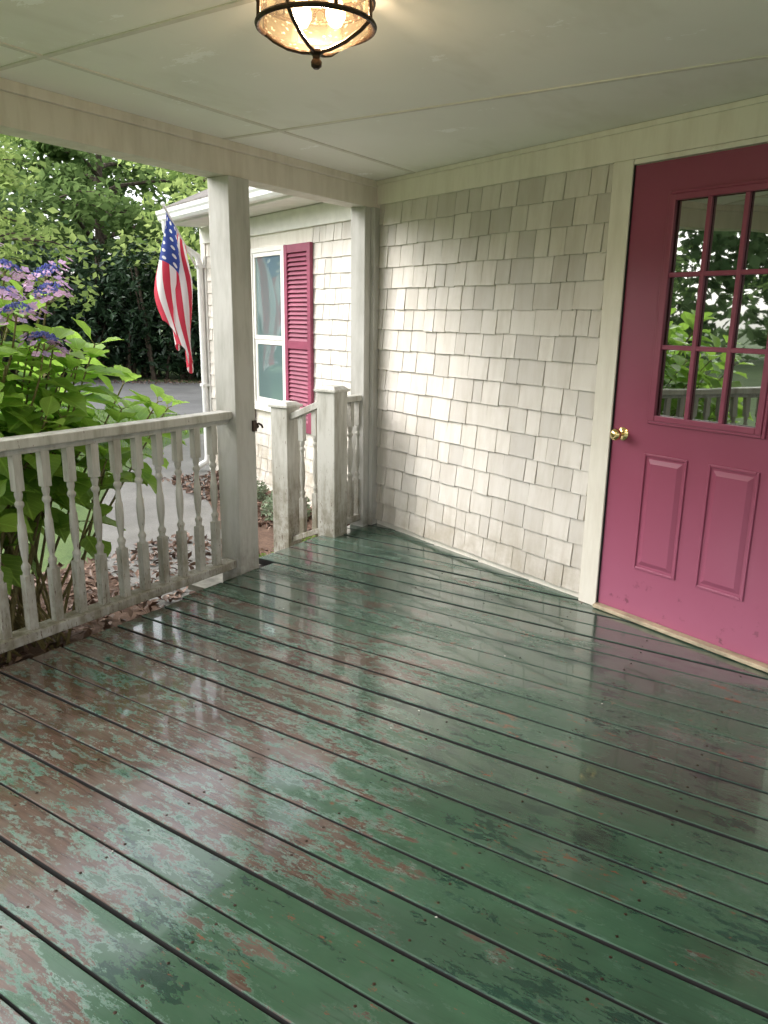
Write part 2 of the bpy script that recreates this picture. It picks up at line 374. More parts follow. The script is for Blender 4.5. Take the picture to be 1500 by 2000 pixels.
for i in range(16):
    t=i/15; x=-22.5+10*t; y=11.2+7.2*t
    for zz,r in ((.7,1.25),(1.9,1.2)): cs.append((x+R(-.5,.5),y+R(-.4,.8)+.5,zz+R(-.2,.35),r*R(.85,1.2)))
rhodo('rhododendron_hedge',cs,36000,4,.26)
cs=[]
for i in range(7): cs.append((-16-i*1.6+R(-.5,.5),-2.5+i*1.6,.5+R(0,.5),1.2*R(.8,1.2)))
rhodo('shrub_border',cs,8000,9,.26,'tleaf')
P=[]
for i in range(4200):
    x=R(-4.8,-2.7);y=R(-.5,4.3); P.append((x,y,G+R(.01,.05)))
for i in range(1400):
    p=W(R(-4.0,-.2),R(-.1,.62),G+R(.02,.05)); P.append(tuple(p))
for i in range(1300):
    t=R(0,1); P.append((-21.5+9*t+R(-.7,.7),10.6+6.6*t+R(-.6,.4),G+R(.02,.06)))
cloud('leaf_litter',P,.075,'litter',None,1.2,.45)
mb=MB()
for i in range(11000):
    x=R(-14,-6.5); y=R(3.5,10.2)
    if y>9.3+ (x+13)*.2-.1: continue
    cl=[(-3.3,3.5),(-5.4,4.6),(-6.35,5.4),(-7.3,6.65),(-8.05,8.1),(-8.5,10.6)]
    bad=False
    for a,b in zip(cl[:-1],cl[1:]):
        ax,ay=a;bx_,by_=b; L2=(bx_-ax)**2+(by_-ay)**2; t=max(0,min(1,((x-ax)*(bx_-ax)+(y-ay)*(by_-ay))/L2)); 
        if math.hypot(x-ax-t*(bx_-ax),y-ay-t*(by_-ay))<.74: bad=True;break
    if bad: continue
    h=R(.04,.10); an=R(0,6.28); dx,dy=math.cos(an)*.008,math.sin(an)*.008; lx,ly=R(-.03,.03),R(-.03,.03); mb.tint=R(0,1)
    mb.add([(x-dx,y-dy,G),(x+dx,y+dy,G),(x+lx,y+ly,G+h)],[(0,1,2)])
mb.obj('lawn_grass','grass')
def clump(name,c,r,h,n,mat,leaf):
    P=[];
    for i in range(n):
        a=R(0,6.28); q=r*math.sqrt(R(0,1)); P.append((c[0]+q*math.cos(a),c[1]+q*math.sin(a),G+R(.02,h*(1-.5*q/r))))
    cloud(name,P,leaf,mat,None,.2,.3)
clump('lavender_plant',W(-1.75,.25,0),.22,.36,700,'silver',.06)
clump('lavender_plant',W(-2.6,.3,0),.2,.3,500,'silver',.06)
clump('garden_weeds',(-3.75,3.95,0),.18,.14,260,'grass',.05)
clump('garden_weeds',(-3.5,4.3,0),.25,.25,300,'grass',.06)
# ------------------------------------------------------------ hydrangea
def hydrangea():
    e=empty('hydrangea_bush'); V=[];F=[];T=[];UV=[]; st=MB()
    def leaf(p,d,nrm,L,tint):
        d=d.normalized(); b=d.cross(nrm).normalized(); nrm=b.cross(d).normalized()
        prof=[0,.22,.46,.64,.74,.74,.62,.42,.18,0]; K=len(prof); o=len(V)
        curl=R(.1,.6); wv=R(0,6)
        for i,wd in enumerate(prof):
            t=i/(K-1); cen=p+d*(L*t*(1-.12*curl*t))-nrm*(L*curl*t*t*.55)
            wdt=wd*L*.5*(1+.03*math.sin(i*2.2))
            for j,a in enumerate((-1,-.5,0,.5,1)):
                V.append(tuple(cen+b*(wdt*a)+nrm*(abs(a)*wdt*.32+ .012*L*math.sin(i*1.9+wv+a*2)*abs(a)*2))); T.append(tint); UV.append((a*.5*max(wd,.01)/.74+.5,t))
        for i in range(K-1):
            for j in range(4):
                F.append((o+i*5+j,o+i*5+j+1,o+(i+1)*5+j+1,o+(i+1)*5+j))
    tips=[(-3.5,2.6,1.24),(-3.5,2.41,1.12),(-3.45,2.95,.92),(-3.45,3.02,.88),(-3.55,2.8,1.02),(-3.6,2.2,1.38),(-3.75,2.4,1.45),(-3.55,2.05,1.30),(-3.8,2.15,1.55),(-3.45,2.5,.78),(-3.4,2.3,.9),(-3.5,2.1,1.15),(-3.85,2.7,1.2),(-3.5,2.5,1.18),(-3.45,2.7,.9),(-3.5,2.25,1.2),(-3.45,2.0,1.0),(-3.4,1.9,1.25),(-3.6,2.0,1.42),(-3.4,1.8,.8)]
    for i in range(80):
        a=R(0,6.28); q=.95*math.sqrt(R(.03,1)); x=-3.98+q*math.cos(a); y=1.72+q*math.sin(a)*1.15
        if x>-3.22: x=-3.22-R(0,.2)
        tips.append((x,y,R(.42,1)*(1.56-.5*q*q)))
    for (x,y,z) in tips:
        tp=Vector((x,y,z)); b=Vector((-3.85+R(-.22,.22),2.1+R(-.35,.3),G)); 
        mid=b.lerp(tp,.5)+Vector((0,0,.12))-(tp-b).cross(Vector((0,0,1)))*R(-.06,.06)
        pts=[b.lerp(mid,t)*(1-t)+mid.lerp(tp,t)*t for t in (0,.12,.25,.38,.5,.62,.75,.88,1)]
        st.tint=R(0,1); st.tube(pts,[.009,.0085,.008,.0075,.007,.006,.005,.0045,.004],6)
        Ls=(tp-b).length; nn=int(R(5,8)); ph=R(0,3.14)
        for k in range(nn):
            t=1-k*(.10/Ls)*R(.9,1.15)
            if t<.3: break
            ii=t*8; i0=min(7,int(ii)); p=pts[i0].lerp(pts[i0+1],ii-i0); ax=(pts[i0+1]-pts[i0]).normalized()
            s1=ax.orthogonal().normalized(); s2=ax.cross(s1)
            for h in (0,1):
                if k>4 and R(0,1)<.3: continue
                an=ph+k*math.pi/2+h*math.pi+R(-.3,.3)
                rad=s1*math.cos(an)+s2*math.sin(an); d=rad*1.0+ax*(.75-.16*k if k<5 else 0)+Vector((0,0,-.05*k))
                L=(.13+.05*k if k<3 else R(.19,.245))*R(.9,1.15)
                st.tube([p,p+d.normalized()*.03],[.003,.0022],5)
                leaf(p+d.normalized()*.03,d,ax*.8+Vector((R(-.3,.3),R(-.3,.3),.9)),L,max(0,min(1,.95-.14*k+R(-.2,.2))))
    me=bpy.data.meshes.new('leaves'); me.from_pydata(V,[],F); me.update()
    at=me.attributes.new('tint','FLOAT','POINT'); at.data.foreach_set('value',T)
    uv=me.uv_layers.new(name='UVMap'); li=np.empty(len(me.loops),dtype=np.int32); me.loops.foreach_get('vertex_index',li)
    uv.data.foreach_set('uv',np.array(UV,dtype=np.float32)[li].reshape(-1)); me.polygons.foreach_set('use_smooth',[True]*len(me.polygons))
    me.materials.append(M['hleaf']); o=bpy.data.objects.new('leaves',me); S.collection.objects.link(o); o.parent=e
    pe=MB(); ce=MB()
    for (x,y,z,r) in [(-3.62,2.22,1.60,.12),(-3.66,2.46,1.59,.12),(-3.5,2.05,1.50,.12),(-3.40,2.12,1.40,.12),(-3.75,2.15,1.68,.11),(-3.5,1.85,1.55,.1),(-4.2,2.6,1.5,.1),(-3.45,2.32,1.49,.10),(-3.36,2.22,1.27,.10)]:
        c=Vector((x,y,z)); tilt=Vector((R(-.1,.5),R(-.5,.1),0))
        st.tube([(x-.18,y-.03,z-.42),(x-.05,y-.01,z-.18),(x,y,z-.01)],[.006,.005,.004],6)
        for i in range(9):
            a=i*.698; st.tube([c-Vector((0,0,.05)),c+Vector((r*.7*math.cos(a),r*.7*math.sin(a),-.012))],[.0025,.0015],4)
        for i in range(80):
            a=R(0,6.28);q=r*.62*math.sqrt(R(0,1)); p=c+Vector((q*math.cos(a),q*math.sin(a),.03-q*q*6+R(0,.012)-(tilt.x*math.cos(a)+tilt.y*math.sin(a))*q)); ce.tint=R(0,1); ce.lathe(p,[(.002,-.003),(.006,0),(.002,.006)],5)
        for i in range(26):
            a=i*2*math.pi/15+R(-.15,.15);q=r*R(.65,1.15); p=c+Vector((q*math.cos(a),q*math.sin(a),R(-.045,.02)-(tilt.x*math.cos(a)+tilt.y*math.sin(a))*q)); pe.tint=R(0,1)
            tl=Vector((math.cos(a)*.7+R(-.3,.3),math.sin(a)*.7+R(-.3,.3),1)).normalized(); s1=tl.orthogonal().normalized(); s2=tl.cross(s1); a0=R(0,1.5)
            for k in range(4):
                an=a0+k*math.pi/2; d=s1*math.cos(an)+s2*math.sin(an); b=d.cross(tl); L=.023
                pe.add([p,p+d*L*.6+b*L*.5,p+d*L+tl*.002,p+d*L*.6-b*L*.5],[(0,1,2,3)])
    st.obj('stems','stem',e,True)
    pe.obj('petals','petal',e); ce.obj('florets','petalc',e)
hydrangea()
# ------------------------------------------------------------ deck
pitch=.1432; mb=MB(); nl=MB(); bd=.1350
def wall_y(x): return 4.34-(x+2.88)*math.tan(math.radians(20.5))
y=-1.612
while y<4.5:
    y0=y+R(0,.0012);y1=y+bd-R(0,.0016); mb.tint=R(0,1); dz=R(-.002,.002); tl=R(-.0015,.0015)
    xl=-2.835+R(-.006,.006) if y1<2.62 else (-3.0 if y0>3.13 else -2.87)
    xr=2.6
    if wall_y(xr)<y1: xr=min(xr,-2.88+(4.34-y1)/math.tan(math.radians(20.5))+.35)
    if xr>xl+.1:
        c=.003; prof=[(y0,-.038),(y0,-c),(y0+c*.35,-c*.3),(y0+c*.9,0),(y1-c*.9,0),(y1-c*.35,-c*.3),(y1,-c),(y1,-.038)]
        nx=18; vs=[];fs=[]; wb=R(0,9)
        for i in range(nx+1):
            x=xl+(xr-xl)*i/nx
            cup=.0012*math.sin(wb+x*1.7)
            sh=.0016*math.sin(wb*2+x*2.3)
            for (a,z) in prof: vs.append((x,a+sh,z+dz+(tl+cup*.5)*((a-y0)/bd-.5)*2))
        m=len(prof)
        for i in range(nx):
            for j in range(m):
                jj=(j+1)%m; fs.append((i*m+jj,i*m+j,(i+1)*m+j,(i+1)*m+jj)[::-1])
        fs.append(tuple(range(m))[::-1]); fs.append(tuple(range(nx*m,(nx+1)*m)))
        f0=fs[3]; A_,B_,C_=[Vector(vs[k]) for k in f0[:3]]
        if (B_-A_).cross(C_-A_).z<0: fs=[f[::-1] for f in fs]
        mb.add(vs,fs)
        for jx in np.arange(-2.78,2.5,.406):
            for yy in (y0+.03,y1-.03):
                if jx<xr-.02: nl.tint=R(0,1); nl.lathe((jx+R(-.008,.008),yy+R(-.004,.004),dz-.003),[(.0042,0),(.0042,.0036),(.002,.0040)],7)
    y+=pitch
dk=empty('porch_deck'); mb.obj('deck_boards','deck',dk); nl.obj('nails','bronze',dk)
mb=MB()
mb.box(-2.80,-2.76,-1.6,4.3,-.30,-.04); mb.box(-3.0,-2.95,3.14,4.3,-.2,-.045)
for jx in np.arange(-2.37,2.5,.406): mb.box(jx-.02,jx+.02,-1.6,3.0,-.2,-.04)
mb.box(-2.74,2.5,-1.55,3.4,-.38,-.34)
mb.obj('deck_frame','fascia',dk)
mb=MB()
for i in range(20):
    x=R(-2.7,.4);y=R(.4,3.2)
    if y>wall_y(x)-.1: continue
    r_=R(.002,.0055); a=R(0,6); P=[(x+r_*R(.6,1.3)*math.cos(a+k*1.257),y+r_*R(.5,1.2)*math.sin(a+k*1.257),.0035+R(0,.002)) for k in range(5)]
    mb.add(P+[(p[0],p[1],p[2]+.0012) for p in P],[(4,3,2,1,0),(5,6,7,8,9)]+[(k,(k+1)%5,5+(k+1)%5,5+k) for k in range(5)])
mb.obj('paint_chips','chips',dk)
# ------------------------------------------------------------ porch steps
ps=empty('porch_steps'); mb=MB()
mb.box(-3.36,-3.01,3.02,4.12,-.205,-.165); mb.obj('tread','step',ps,bevel=.004)
mb=MB(); mb.box(-3.04,-3.005,3.15,4.1,-.165,-.05); mb.box(-3.33,-3.30,3.05,4.1,G-.05,-.207); mb.box(-3.33,-3.0,4.065,4.10,G-.05,-.207); mb.obj('risers','rail',ps,bevel=.003)
# ------------------------------------------------------------ balustrade
def balus(mb,x,y,zb,zt):
    mb.tint=R(0,1); hh=.019; L=zt-zb; a=zb+L*.315; b=zt-L*.21
    mb.box(x-hh,x+hh,y-hh,y+hh,zb,a); mb.box(x-hh,x+hh,y-hh,y+hh,b,zt)
    m=b-a; pr=[(.018,-.002),(.014,.012*1),(.019,.03),(.0195,.04),(.012,.052),(.0105,.06),(.015,.09),(.0185,.13),(.0195,.165),(.0175,.22),(.0145,m-.14),(.0115,m-.09),(.011,m-.075),(.019,m-.062),(.019,m-.052),(.012,m-.04),(.0165,m-.022),(.0175,m-.012),(.014,m+.002)]
    mb.lathe((x,y,a),pr,12)
XR=-2.95
r1=empty('porch_railing'); mb=MB()
ys=[2.87-.1225*i for i in range(30)]
for yy in ys: balus(mb,XR+R(-.002,.002),yy+R(-.003,.003),.076,.845)
mb.obj('balusters','rail',r1,True)
mb=MB(); mb.tint=.0; mb.box(XR-.045,XR+.045,-1.7,2.98,.862,.905); mb.tint=.5; mb.box(XR-.02,XR+.02,-1.7,2.98,.835,.862); mb.tint=.8; mb.box(XR-.042,XR+.042,-1.7,2.98,.030,.076)
mb.obj('rails','rail',r1,bevel=.006)
r2=empty('porch_railing'); mb=MB()
for yy in (4.115,4.205): balus(mb,XR,yy,.088,.86)
mb.obj('balusters','rail',r2,True)
mb=MB(); mb.box(XR-.035,XR+.035,4.03,4.28,.862,.90); mb.box(XR-.03,XR+.03,4.03,4.28,.045,.088); mb.obj('rails','rail',r2,bevel=.005)
def newel(name,x,y,zb,zt,h):
    e=empty(name); mb=MB(); mb.tint=.2; mb.box(x-h,x+h,y-h,y+h,zb,zt-.035); mb.obj('shaft','rail',e,bevel=.004)
    mb=MB(); mb.tint=.0; mb.box(x-h-.014,x+h+.014,y-h-.014,y+h+.014,zt-.035,zt-.018); mb.frus(x,y,zt-.018,zt,h+.006,h*.75); mb.obj('cap','rail',e,bevel=.003)
    return e
newel('newel_post',-2.965,3.94,-.1,.975,.070)
newel('newel_post',-3.38,3.97,G,.845,.070)
r3=empty('stair_railing'); mb=MB()
xa,za,xb,zb_=-3.04,.885,-3.305,.775
mb.hexa([(xb,3.925,zb_-.045),(xa,3.925,za-.045),(xa,3.995,za-.045),(xb,3.995,zb_-.045),(xb,3.925,zb_),(xa,3.925,za),(xa,3.995,za),(xb,3.995,zb_)])
mb.hexa([(xb,3.93,-.115),(xa,3.93,0.0),(xa,3.99,0.0),(xb,3.99,-.115),(xb,3.93,-.075),(xa,3.93,.04),(xa,3.99,.04),(xb,3.99,-.075)])
mb.obj('rails','rail',r3,bevel=.004)
mb=MB()
for t in (.3,.72): balus(mb,xa+(xb-xa)*t,3.96,.03-.115*t,za-.04-.11*t)
mb.obj('balusters','rail',r3,True)
def post(name,x0,x1,y0,y1,zt,zb=0.0):
    mb=MB(); mb.tint=.3; mb.box(x0,x1,y0,y1,zb,zt); return mb.obj(name,'post',None,bevel=.004)
pp=post('porch_post',-3.03,-2.885,2.985,3.135,2.07,-.1)
p2=post('porch_post',-3.01,-2.90,4.2,4.39,2.07,-.1)
mb=MB(); mb.box(-2.899,-2.872,4.262,4.336,0.002,2.07); mb.obj('post_trim','post',p2,bevel=.002)
g=empty('gate_latch'); mb=MB(); mb.box(-2.884,-2.872,3.105,3.133,.785,.845); mb.tube([(-2.88,3.12,.82),(-2.875,3.15,.825),(-2.872,3.17,.815),(-2.875,3.18,.80)],.006,8); mb.lathe((-2.885,3.137,.81),[(.012,0),(.013,.012),(.006,.02)],8,(0,1,0)); mb.obj('latch','bronze',g,True)
YB=-.7
mb=MB(); mb.tint=.2; mb.box(-3.04,-2.905,YB,4.42,2.07,2.30); mb.box(-2.905,-2.885,YB,4.34,2.19,2.231); mb.obj('porch_beam','beam',None,bevel=.004)
XE=1.7
mb=MB(); pts=[(-2.9,YB),(XE,YB),(XE,wall_y(XE)+.02),(-2.9,wall_y(-2.9)+.02)]
mb.hexa([(p[0],p[1],2.23) for p in pts]+[(p[0],p[1],2.27) for p in pts])
pc=empty('porch_ceiling'); mb.obj('panels','ceiling',pc)
mb=MB(); 
def batten(x0,x1,y0,y1): mb.box(x0,x1,y0,y1,2.2255,2.2305)
batten(-2.545,-2.520,YB,4.18)
for yy in (.57,1.765,2.965):
    batten(-2.519,1.4 if yy<2.5 else .65,yy-.012,yy+.012); batten(-2.885,-2.546,yy-.012,yy+.012)
mb.obj('battens','batten',pc,bevel=.002)
mb=MB(); 
P=[(-3.2,YB-.1,2.42),(XE+.1,YB-.1,3.1),(XE+.1,4.0,3.1),(-3.2,4.55,2.42)]
mb.hexa([(p[0],p[1],p[2]-.1) for p in P]+[(p[0],p[1],p[2]) for p in P]); 
mb.obj('porch_roof','roof')
# ------------------------------------------------------------ house
house=empty('white_shingle_house')
mb=MB(); mb.wbox(0,5.6,0,.15,G,3.4); mb.wbox(0,.12,.15,.65,G,2.6); mb.wbox(-4.26,.1,.65,.8,G,2.45); mb.wbox(-4.26,-4.11,.8,6,G,2.45); mb.obj('walls','trim',house)
def shingles(name,s0,s1,off,z0,z1,ex,holes=[],wr=(.075,.185)):
    mb=MB(); z=z0
    while z<z1-.02:
        s=s0-R(0,.08); zt=min(z+ex*1.16,z1+.005); sl=R(-.004,.004)
        while s<s1:
            w_=R(*wr); a=max(s,s0); b=min(s+w_-R(.0035,.007),s1); s+=w_
            if b-a<.02: continue
            if s+.03>s1: b=s1-R(0,.014); s=s1+1
            segs=[(a,b)]
            for (h0,h1,g0,g1) in holes:
                if z+ex*.5>g0 and z+ex*.5<g1:
                    ns=[]
                    for (p,q_) in segs:
                        if q_<=h0 or p>=h1: ns.append((p,q_))
                        else:
                            if p<h0: ns.append((p,h0))
                            if q_>h1: ns.append((h1,q_))
                    segs=ns
            for (a,b) in segs:
                if b-a<.015: continue
                mb.tint=R(0,1)**1.8; th=R(.016,.022); e1=R(-.0035,.0035)+sl*(a-s0)/(s1-s0); e2=e1+R(-.002,.002); o=off
                P=[W(a,o-th,z+e1),W(b,o-th+R(-.0015,.0015),z+e2),W(b,o-.0005,z+e2),W(a,o-.0005,z+e1),W(a,o-.0045,zt),W(b,o-.0045,zt),W(b,o-.0005,zt),W(a,o-.0005,zt)]
                mb.hexa(P)
        z+=ex*R(.985,1.015)
    return mb.obj(name,'shingle',house)
shingles('porch_wall_shingles',.0,1.815,0,.035,2.085,.1285)
shingles('porch_wall_shingles_right',3.0,5.6,0,.035,2.085,.1285)
shingles('wing_shingles',-4.15,.0,.65,G+.1,2.16,.1285,[(-3.10,-1.90,.36,2.10)])
mb=MB()
mb.tint=.1; mb.wbox(0.0,5.6,-.026,0,2.088,2.229)
mb.tint=.3; mb.wbox(1.818,1.925,-.028,0,.0,2.087)
mb.wbox(2.862,2.97,-.028,0,.0,2.087)
mb.tint=.2; mb.wbox(1.926,2.861,-.024,0,2.066,2.087)
mb.wbox(.0,5.6,-.038,-.0265,2.205,2.2285)
mb.obj('door_casing_and_frieze','trim',house,bevel=.0025)
mb=MB(); mb.wbox(1.926,2.861,-.05,0.0,.003,.022); mb.obj('threshold','tanwood',house,bevel=.004)
mb=MB(); mb.wbox(-4.275,-4.16,.625,.65,G,2.16); mb.wbox(-4.275,.1,.62,.65,2.16,2.33); mb.wbox(-4.28,.1,.28,.62,2.335,2.36); mb.wbox(-4.28,.1,.262,.28,2.33,2.47)
mb.wbox(-4.30,-4.262,.65,6,2.2,2.40)
mb.obj('wing_trim','wingtrim',house,bevel=.003)
mb=MB(); s0,s1,zb,zt=-3.02,-2.36,.50,2.04
def fr(mb,s0,s1,z0,z1,t,o0,o1):
    mb.wbox(s0,s0+t,o0,o1,z0,z1); mb.wbox(s1-t,s1,o0,o1,z0,z1); mb.wbox(s0+t,s1-t,o0,o1,z0,z0+t); mb.wbox(s0+t,s1-t,o0,o1,z1-t,z1)
fr(mb,s0-.03,s1+.005,zb,zt,.045,.61,.648); mb.wbox(s0-.06,s1+.02,.585,.648,zb-.035,zb-.001)
zm=(zb+zt)/2-.1
fr(mb,s0+.017,s1-.042,zm,zt-.047,.04,.618,.646); fr(mb,s0+.017,s1-.042,zb+.047,zm-.002,.045,.626,.647)
mb.obj('wing_window_frame','wingtrim',house,bevel=.003)
mb=MB(); mb.wbox(s0+.03,s1-.05,.634,.640,zb+.06,zt-.06); mb.obj('wing_window_glass','wglass',house)
def shutter(s0,s1,z0,z1):
    mb=MB(); o0,o1=.60,.632
    mb.wbox(s0,s0+.055,o0,o1,z0,z1); mb.wbox(s1-.055,s1,o0,o1,z0,z1); zm=(z0+z1)/2-.08
    for a,b in ((z0,z0+.09),(zm,zm+.07),(z1-.07,z1)): mb.wbox(s0+.055,s1-.055,o0+.002,o1-.002,a,b)
    for a,b in ((z0+.09,zm),(zm+.07,z1-.07)):
        n=int((b-a)/.038)
        for i in range(n):
            z=a+(b-a)*(i+.5)/n
            P=[W(s0+.053,o0+.004,z-.019),W(s1-.053,o0+.004,z-.019),W(s1-.053,o0+.010,z-.019),W(s0+.053,o0+.010,z-.019),W(s0+.053,o1-.006,z+.013),W(s1-.053,o1-.006,z+.013),W(s1-.053,o1,z+.013),W(s0+.053,o1,z+.013)]
            mb.hexa(P)
    mb.wbox(s0+.05,s1-.05,o1-.001,.648,z0+.01,z1-.01)
    return mb.obj('window_shutter','shutter',house)
shutter(-2.345,-1.875,.34,2.03)
shutter(-3.52,-3.07,.34,2.03)
mb=MB()
P=[W(-4.34,.23,2.45),W(.35,.23,2.45),W(.35,3.6,4.0),W(-4.34,3.6,4.0)]
mb.hexa([p+Vector((0,0,.025)) for p in P]+[p+Vector((0,0,.06)) for p in P]); 
P2=[W(-4.34,3.6,4.0),W(.35,3.6,4.0),W(.35,7,2.45),W(-4.34,7,2.45)]
mb.hexa([p+Vector((0,0,.025)) for p in P2]+[p+Vector((0,0,.06)) for p in P2]); mb.obj('wing_roof','roof',house)
mb=MB(); vs=[W(-4.262,.65,2.45),W(-4.262,6,2.45),W(-4.262,3.6,3.95),W(-4.25,.65,2.45),W(-4.25,6,2.45),W(-4.25,3.6,3.95)]
mb.add(vs,[(0,1,2),(5,4,3),(0,2,5,3),(1,4,5,2)]); mb.obj('gable','shingle',house)
prof=[(.262,2.465),(.262,2.36),(.235,2.345),(.19,2.35),(.165,2.375),(.16,2.41),(.145,2.43),(.14,2.465),(.152,2.465),(.158,2.435),(.172,2.41),(.176,2.38),(.195,2.362),(.235,2.357),(.25,2.365),(.25,2.465)]
mb=MB(); n=len(prof); vs=[W(-4.30,o,z) for o,z in prof]+[W(.3,o,z) for o,z in prof]
mb.add(vs,[(i,(i+1)%n,n+(i+1)%n,n+i) for i in range(n)]); mb.add([W(-4.302,o,z) for o,z in prof[:8]],[tuple(range(8))]); mb.obj('gutter','gutter',house)
mb=MB(); mb.tube([W(-4.20,.205,2.37),W(-4.20,.205,2.27),W(-4.205,.25,2.19),W(-4.215,.45,2.09),W(-4.22,.56,2.03),W(-4.22,.585,1.93),W(-4.22,.585,1.0),W(-4.22,.585,-.2),W(-4.22,.57,-.28),W(-4.23,.45,-.34)],.036,10)
for z in (1.9,.6): mb.wbox(-4.265,-4.175,.545,.625,z,z+.03)
mb.obj('downspout','gutter',house,True)
door=empty('front_door'); door.parent=house
D0,D1=1.930,2.850; ZB,ZT=.024,2.062
mb=MB(); wr0,wr1,wz0,wz1=2.15,2.63,.985,1.90
mb.wbox(D0,wr0,-.012,-.0005,ZB,ZT); mb.wbox(wr1,D1,-.012,-.0005,ZB,ZT); mb.wbox(wr0,wr1,-.012,-.0005,ZB,wz0); mb.wbox(wr0,wr1,-.012,-.0005,wz1,ZT)
mb.obj('slab','door',door)
mb=MB(); fr(mb,wr0-.035,wr1+.035,wz0-.035,wz1+.035,.014,-.024,-.0125); fr(mb,wr0-.021,wr1+.021,wz0-.021,wz1+.021,.026,-.030,-.0125)
cw=(wr1-wr0); chh=(wz1-wz0)
for i in (1,2):
    c=wr0+cw*i/3; mb.wbox(c-.010,c+.010,-.024,-.006,wz0,wz1)
for i in (1,2):
    c=wz0+chh*i/3; mb.wbox(wr0,wr1,-.0225,-.0065,c-.010,c+.010)
def panel(a,b,z0,z1):
    fr(mb,a,b,z0,z1,.012,-.020,-.0118)
    i=.022; j=.044
    P=[W(a+i,-.0119,z0+i),W(b-i,-.0119,z0+i),W(b-i,-.0119,z1-i),W(a+i,-.0119,z1-i),W(a+j,-.0215,z0+j),W(b-j,-.0215,z0+j),W(b-j,-.0215,z1-j),W(a+j,-.0215,z1-j)]
    mb.add(P,[(0,1,2,3),(7,6,5,4),(0,4,5,1),(1,5,6,2),(2,6,7,3),(3,7,4,0)])
panel(2.115,2.338,.258,.812); panel(2.438,2.664,.258,.812)
mb.obj('mouldings','door',door,bevel=.003)
mb=MB(); mb.wbox(wr0-.01,wr1+.01,-.0045,-.0008,wz0-.01,wz1+.01); mb.obj('glass','glass',door)
mb=MB(); kp=W(1.988,-.012,.885); ax=-wn
mb.lathe(kp,[(.031,0),(.031,.004),(.022,.010),(.011,.014),(.011,.028),(.018,.034),(.0265,.046),(.028,.056),(.025,.066),(.015,.073),(.004,.075)],20,ax)
mb.obj('door_knob','brass',door,True)
mb=MB(); mb.wbox(1.9245,1.9295,-.021,-.001,.024,2.064); mb.obj('weather_gap','dark',door)
# ------------------------------------------------------------ flag
fl=empty('american_flag'); A=Vector((-6.69,6.40,1.88)); B=Vector((-6.13,5.45,2.42))
mb=MB(); mb.tube([A,B],[.013,.012],10); mb.lathe(B,[(.012,0),(.02,.01),(.022,.025),(.012,.04)],10,(B-A)); mb.obj('pole','gutter',fl,True)
mb=MB(); mb.wbox(-4.33,-4.27,.60,.66,1.80,1.93); mb.obj('bracket','gutter',fl)
mb=MB(); nu,nv=78,60; UV=[]
h0=A.lerp(B,.97); h1=A.lerp(B,.42); dirp=(h1-h0)
view=Vector((-.73,.68,0)); lat=Vector((.68,.73,0))
for j in range(nv+1):
    v=j/nv
    for i in range(nu+1):
        u=i/nu
        top=h0+dirp*u
        cen=h0.lerp(h1,.40)
        bun=.24+.05*math.sin(v*3)
        uu=u+.10*math.sin(u*math.pi)*v
        x=cen.x+(uu-.5)*bun*lat.x; yv=cen.y+(uu-.5)*bun*lat.y
        a=min(1,v*1.8)**.8
        p=Vector((top.x*(1-a)+x*a, top.y*(1-a)+yv*a, top.z-1.15*v-.18*u*v))
        ph=u*2*math.pi*2.0+v*3.4+.5
        amp=min(1,v*3+.15)
        p+=view*(math.sin(ph)*.085*amp+math.sin(u*19+v*4)*.012*v)+lat*(.055*math.cos(ph)*amp+math.sin(v*7)*.03*v-.01*v)
        p.z+= -.09*math.sin(ph+.6)*v
        mb.v.append(tuple(p)); mb.t.append(.5); UV.append((u,v))
for j in range(nv):
    for i in range(nu):
        a=j*(nu+1)+i; mb.f.append((a,a+1,a+nu+2,a+nu+1))
def flag_mat():
    m,nt=new_mat('flag_cloth'); q=N(nt); s=q.sep(q.n('ShaderNodeUVMap').outputs[0]); u,v=s[0],s[1]
    st=q.math('MODULO',q.math('FLOOR',q.math('MULTIPLY',u,13.)),2.)
    col=q.mix(st,(.55,.035,.07),(.74,.72,.72))
    can=q.math('MULTIPLY',q.math('LESS_THAN',u,7/13),q.math('LESS_THAN',v,.4))
    a=q.math('SUBTRACT',q.math('FRACT',q.math('MULTIPLY',u,13/7*9/2)),.5); b=q.math('SUBTRACT',q.math('FRACT',q.math('MULTIPLY',v,2.5*6)),.5)
    d=q.math('SQRT',q.math('ADD',q.math('MULTIPLY',a,a),q.math('MULTIPLY',b,b)))
    star=q.math('LESS_THAN',d,.22)
    cc=q.mix(star,(.03,.06,.26),(.7,.7,.7)); col=q.mix(can,col,cc)
    p=q.pbr(col,.75); tr=q.n('ShaderNodeBsdfTranslucent'); q.l(col,tr.inputs[0])
    mx=q.n('ShaderNodeMixShader'); mx.inputs[0].default_value=.3; q.l(p,mx.inputs[1]); q.l(tr.outputs[0],mx.inputs[2]); q.out(mx.outputs[0]); return m
M['flag']=flag_mat()
o=mb.obj('cloth','flag',fl,True); me=o.data; uv=me.uv_layers.new(name='UVMap'); li=np.empty(len(me.loops),dtype=np.int32); me.loops.foreach_get('vertex_index',li); uv.data.foreach_set('uv',np.array(UV,dtype=np.float32)[li].reshape(-1))
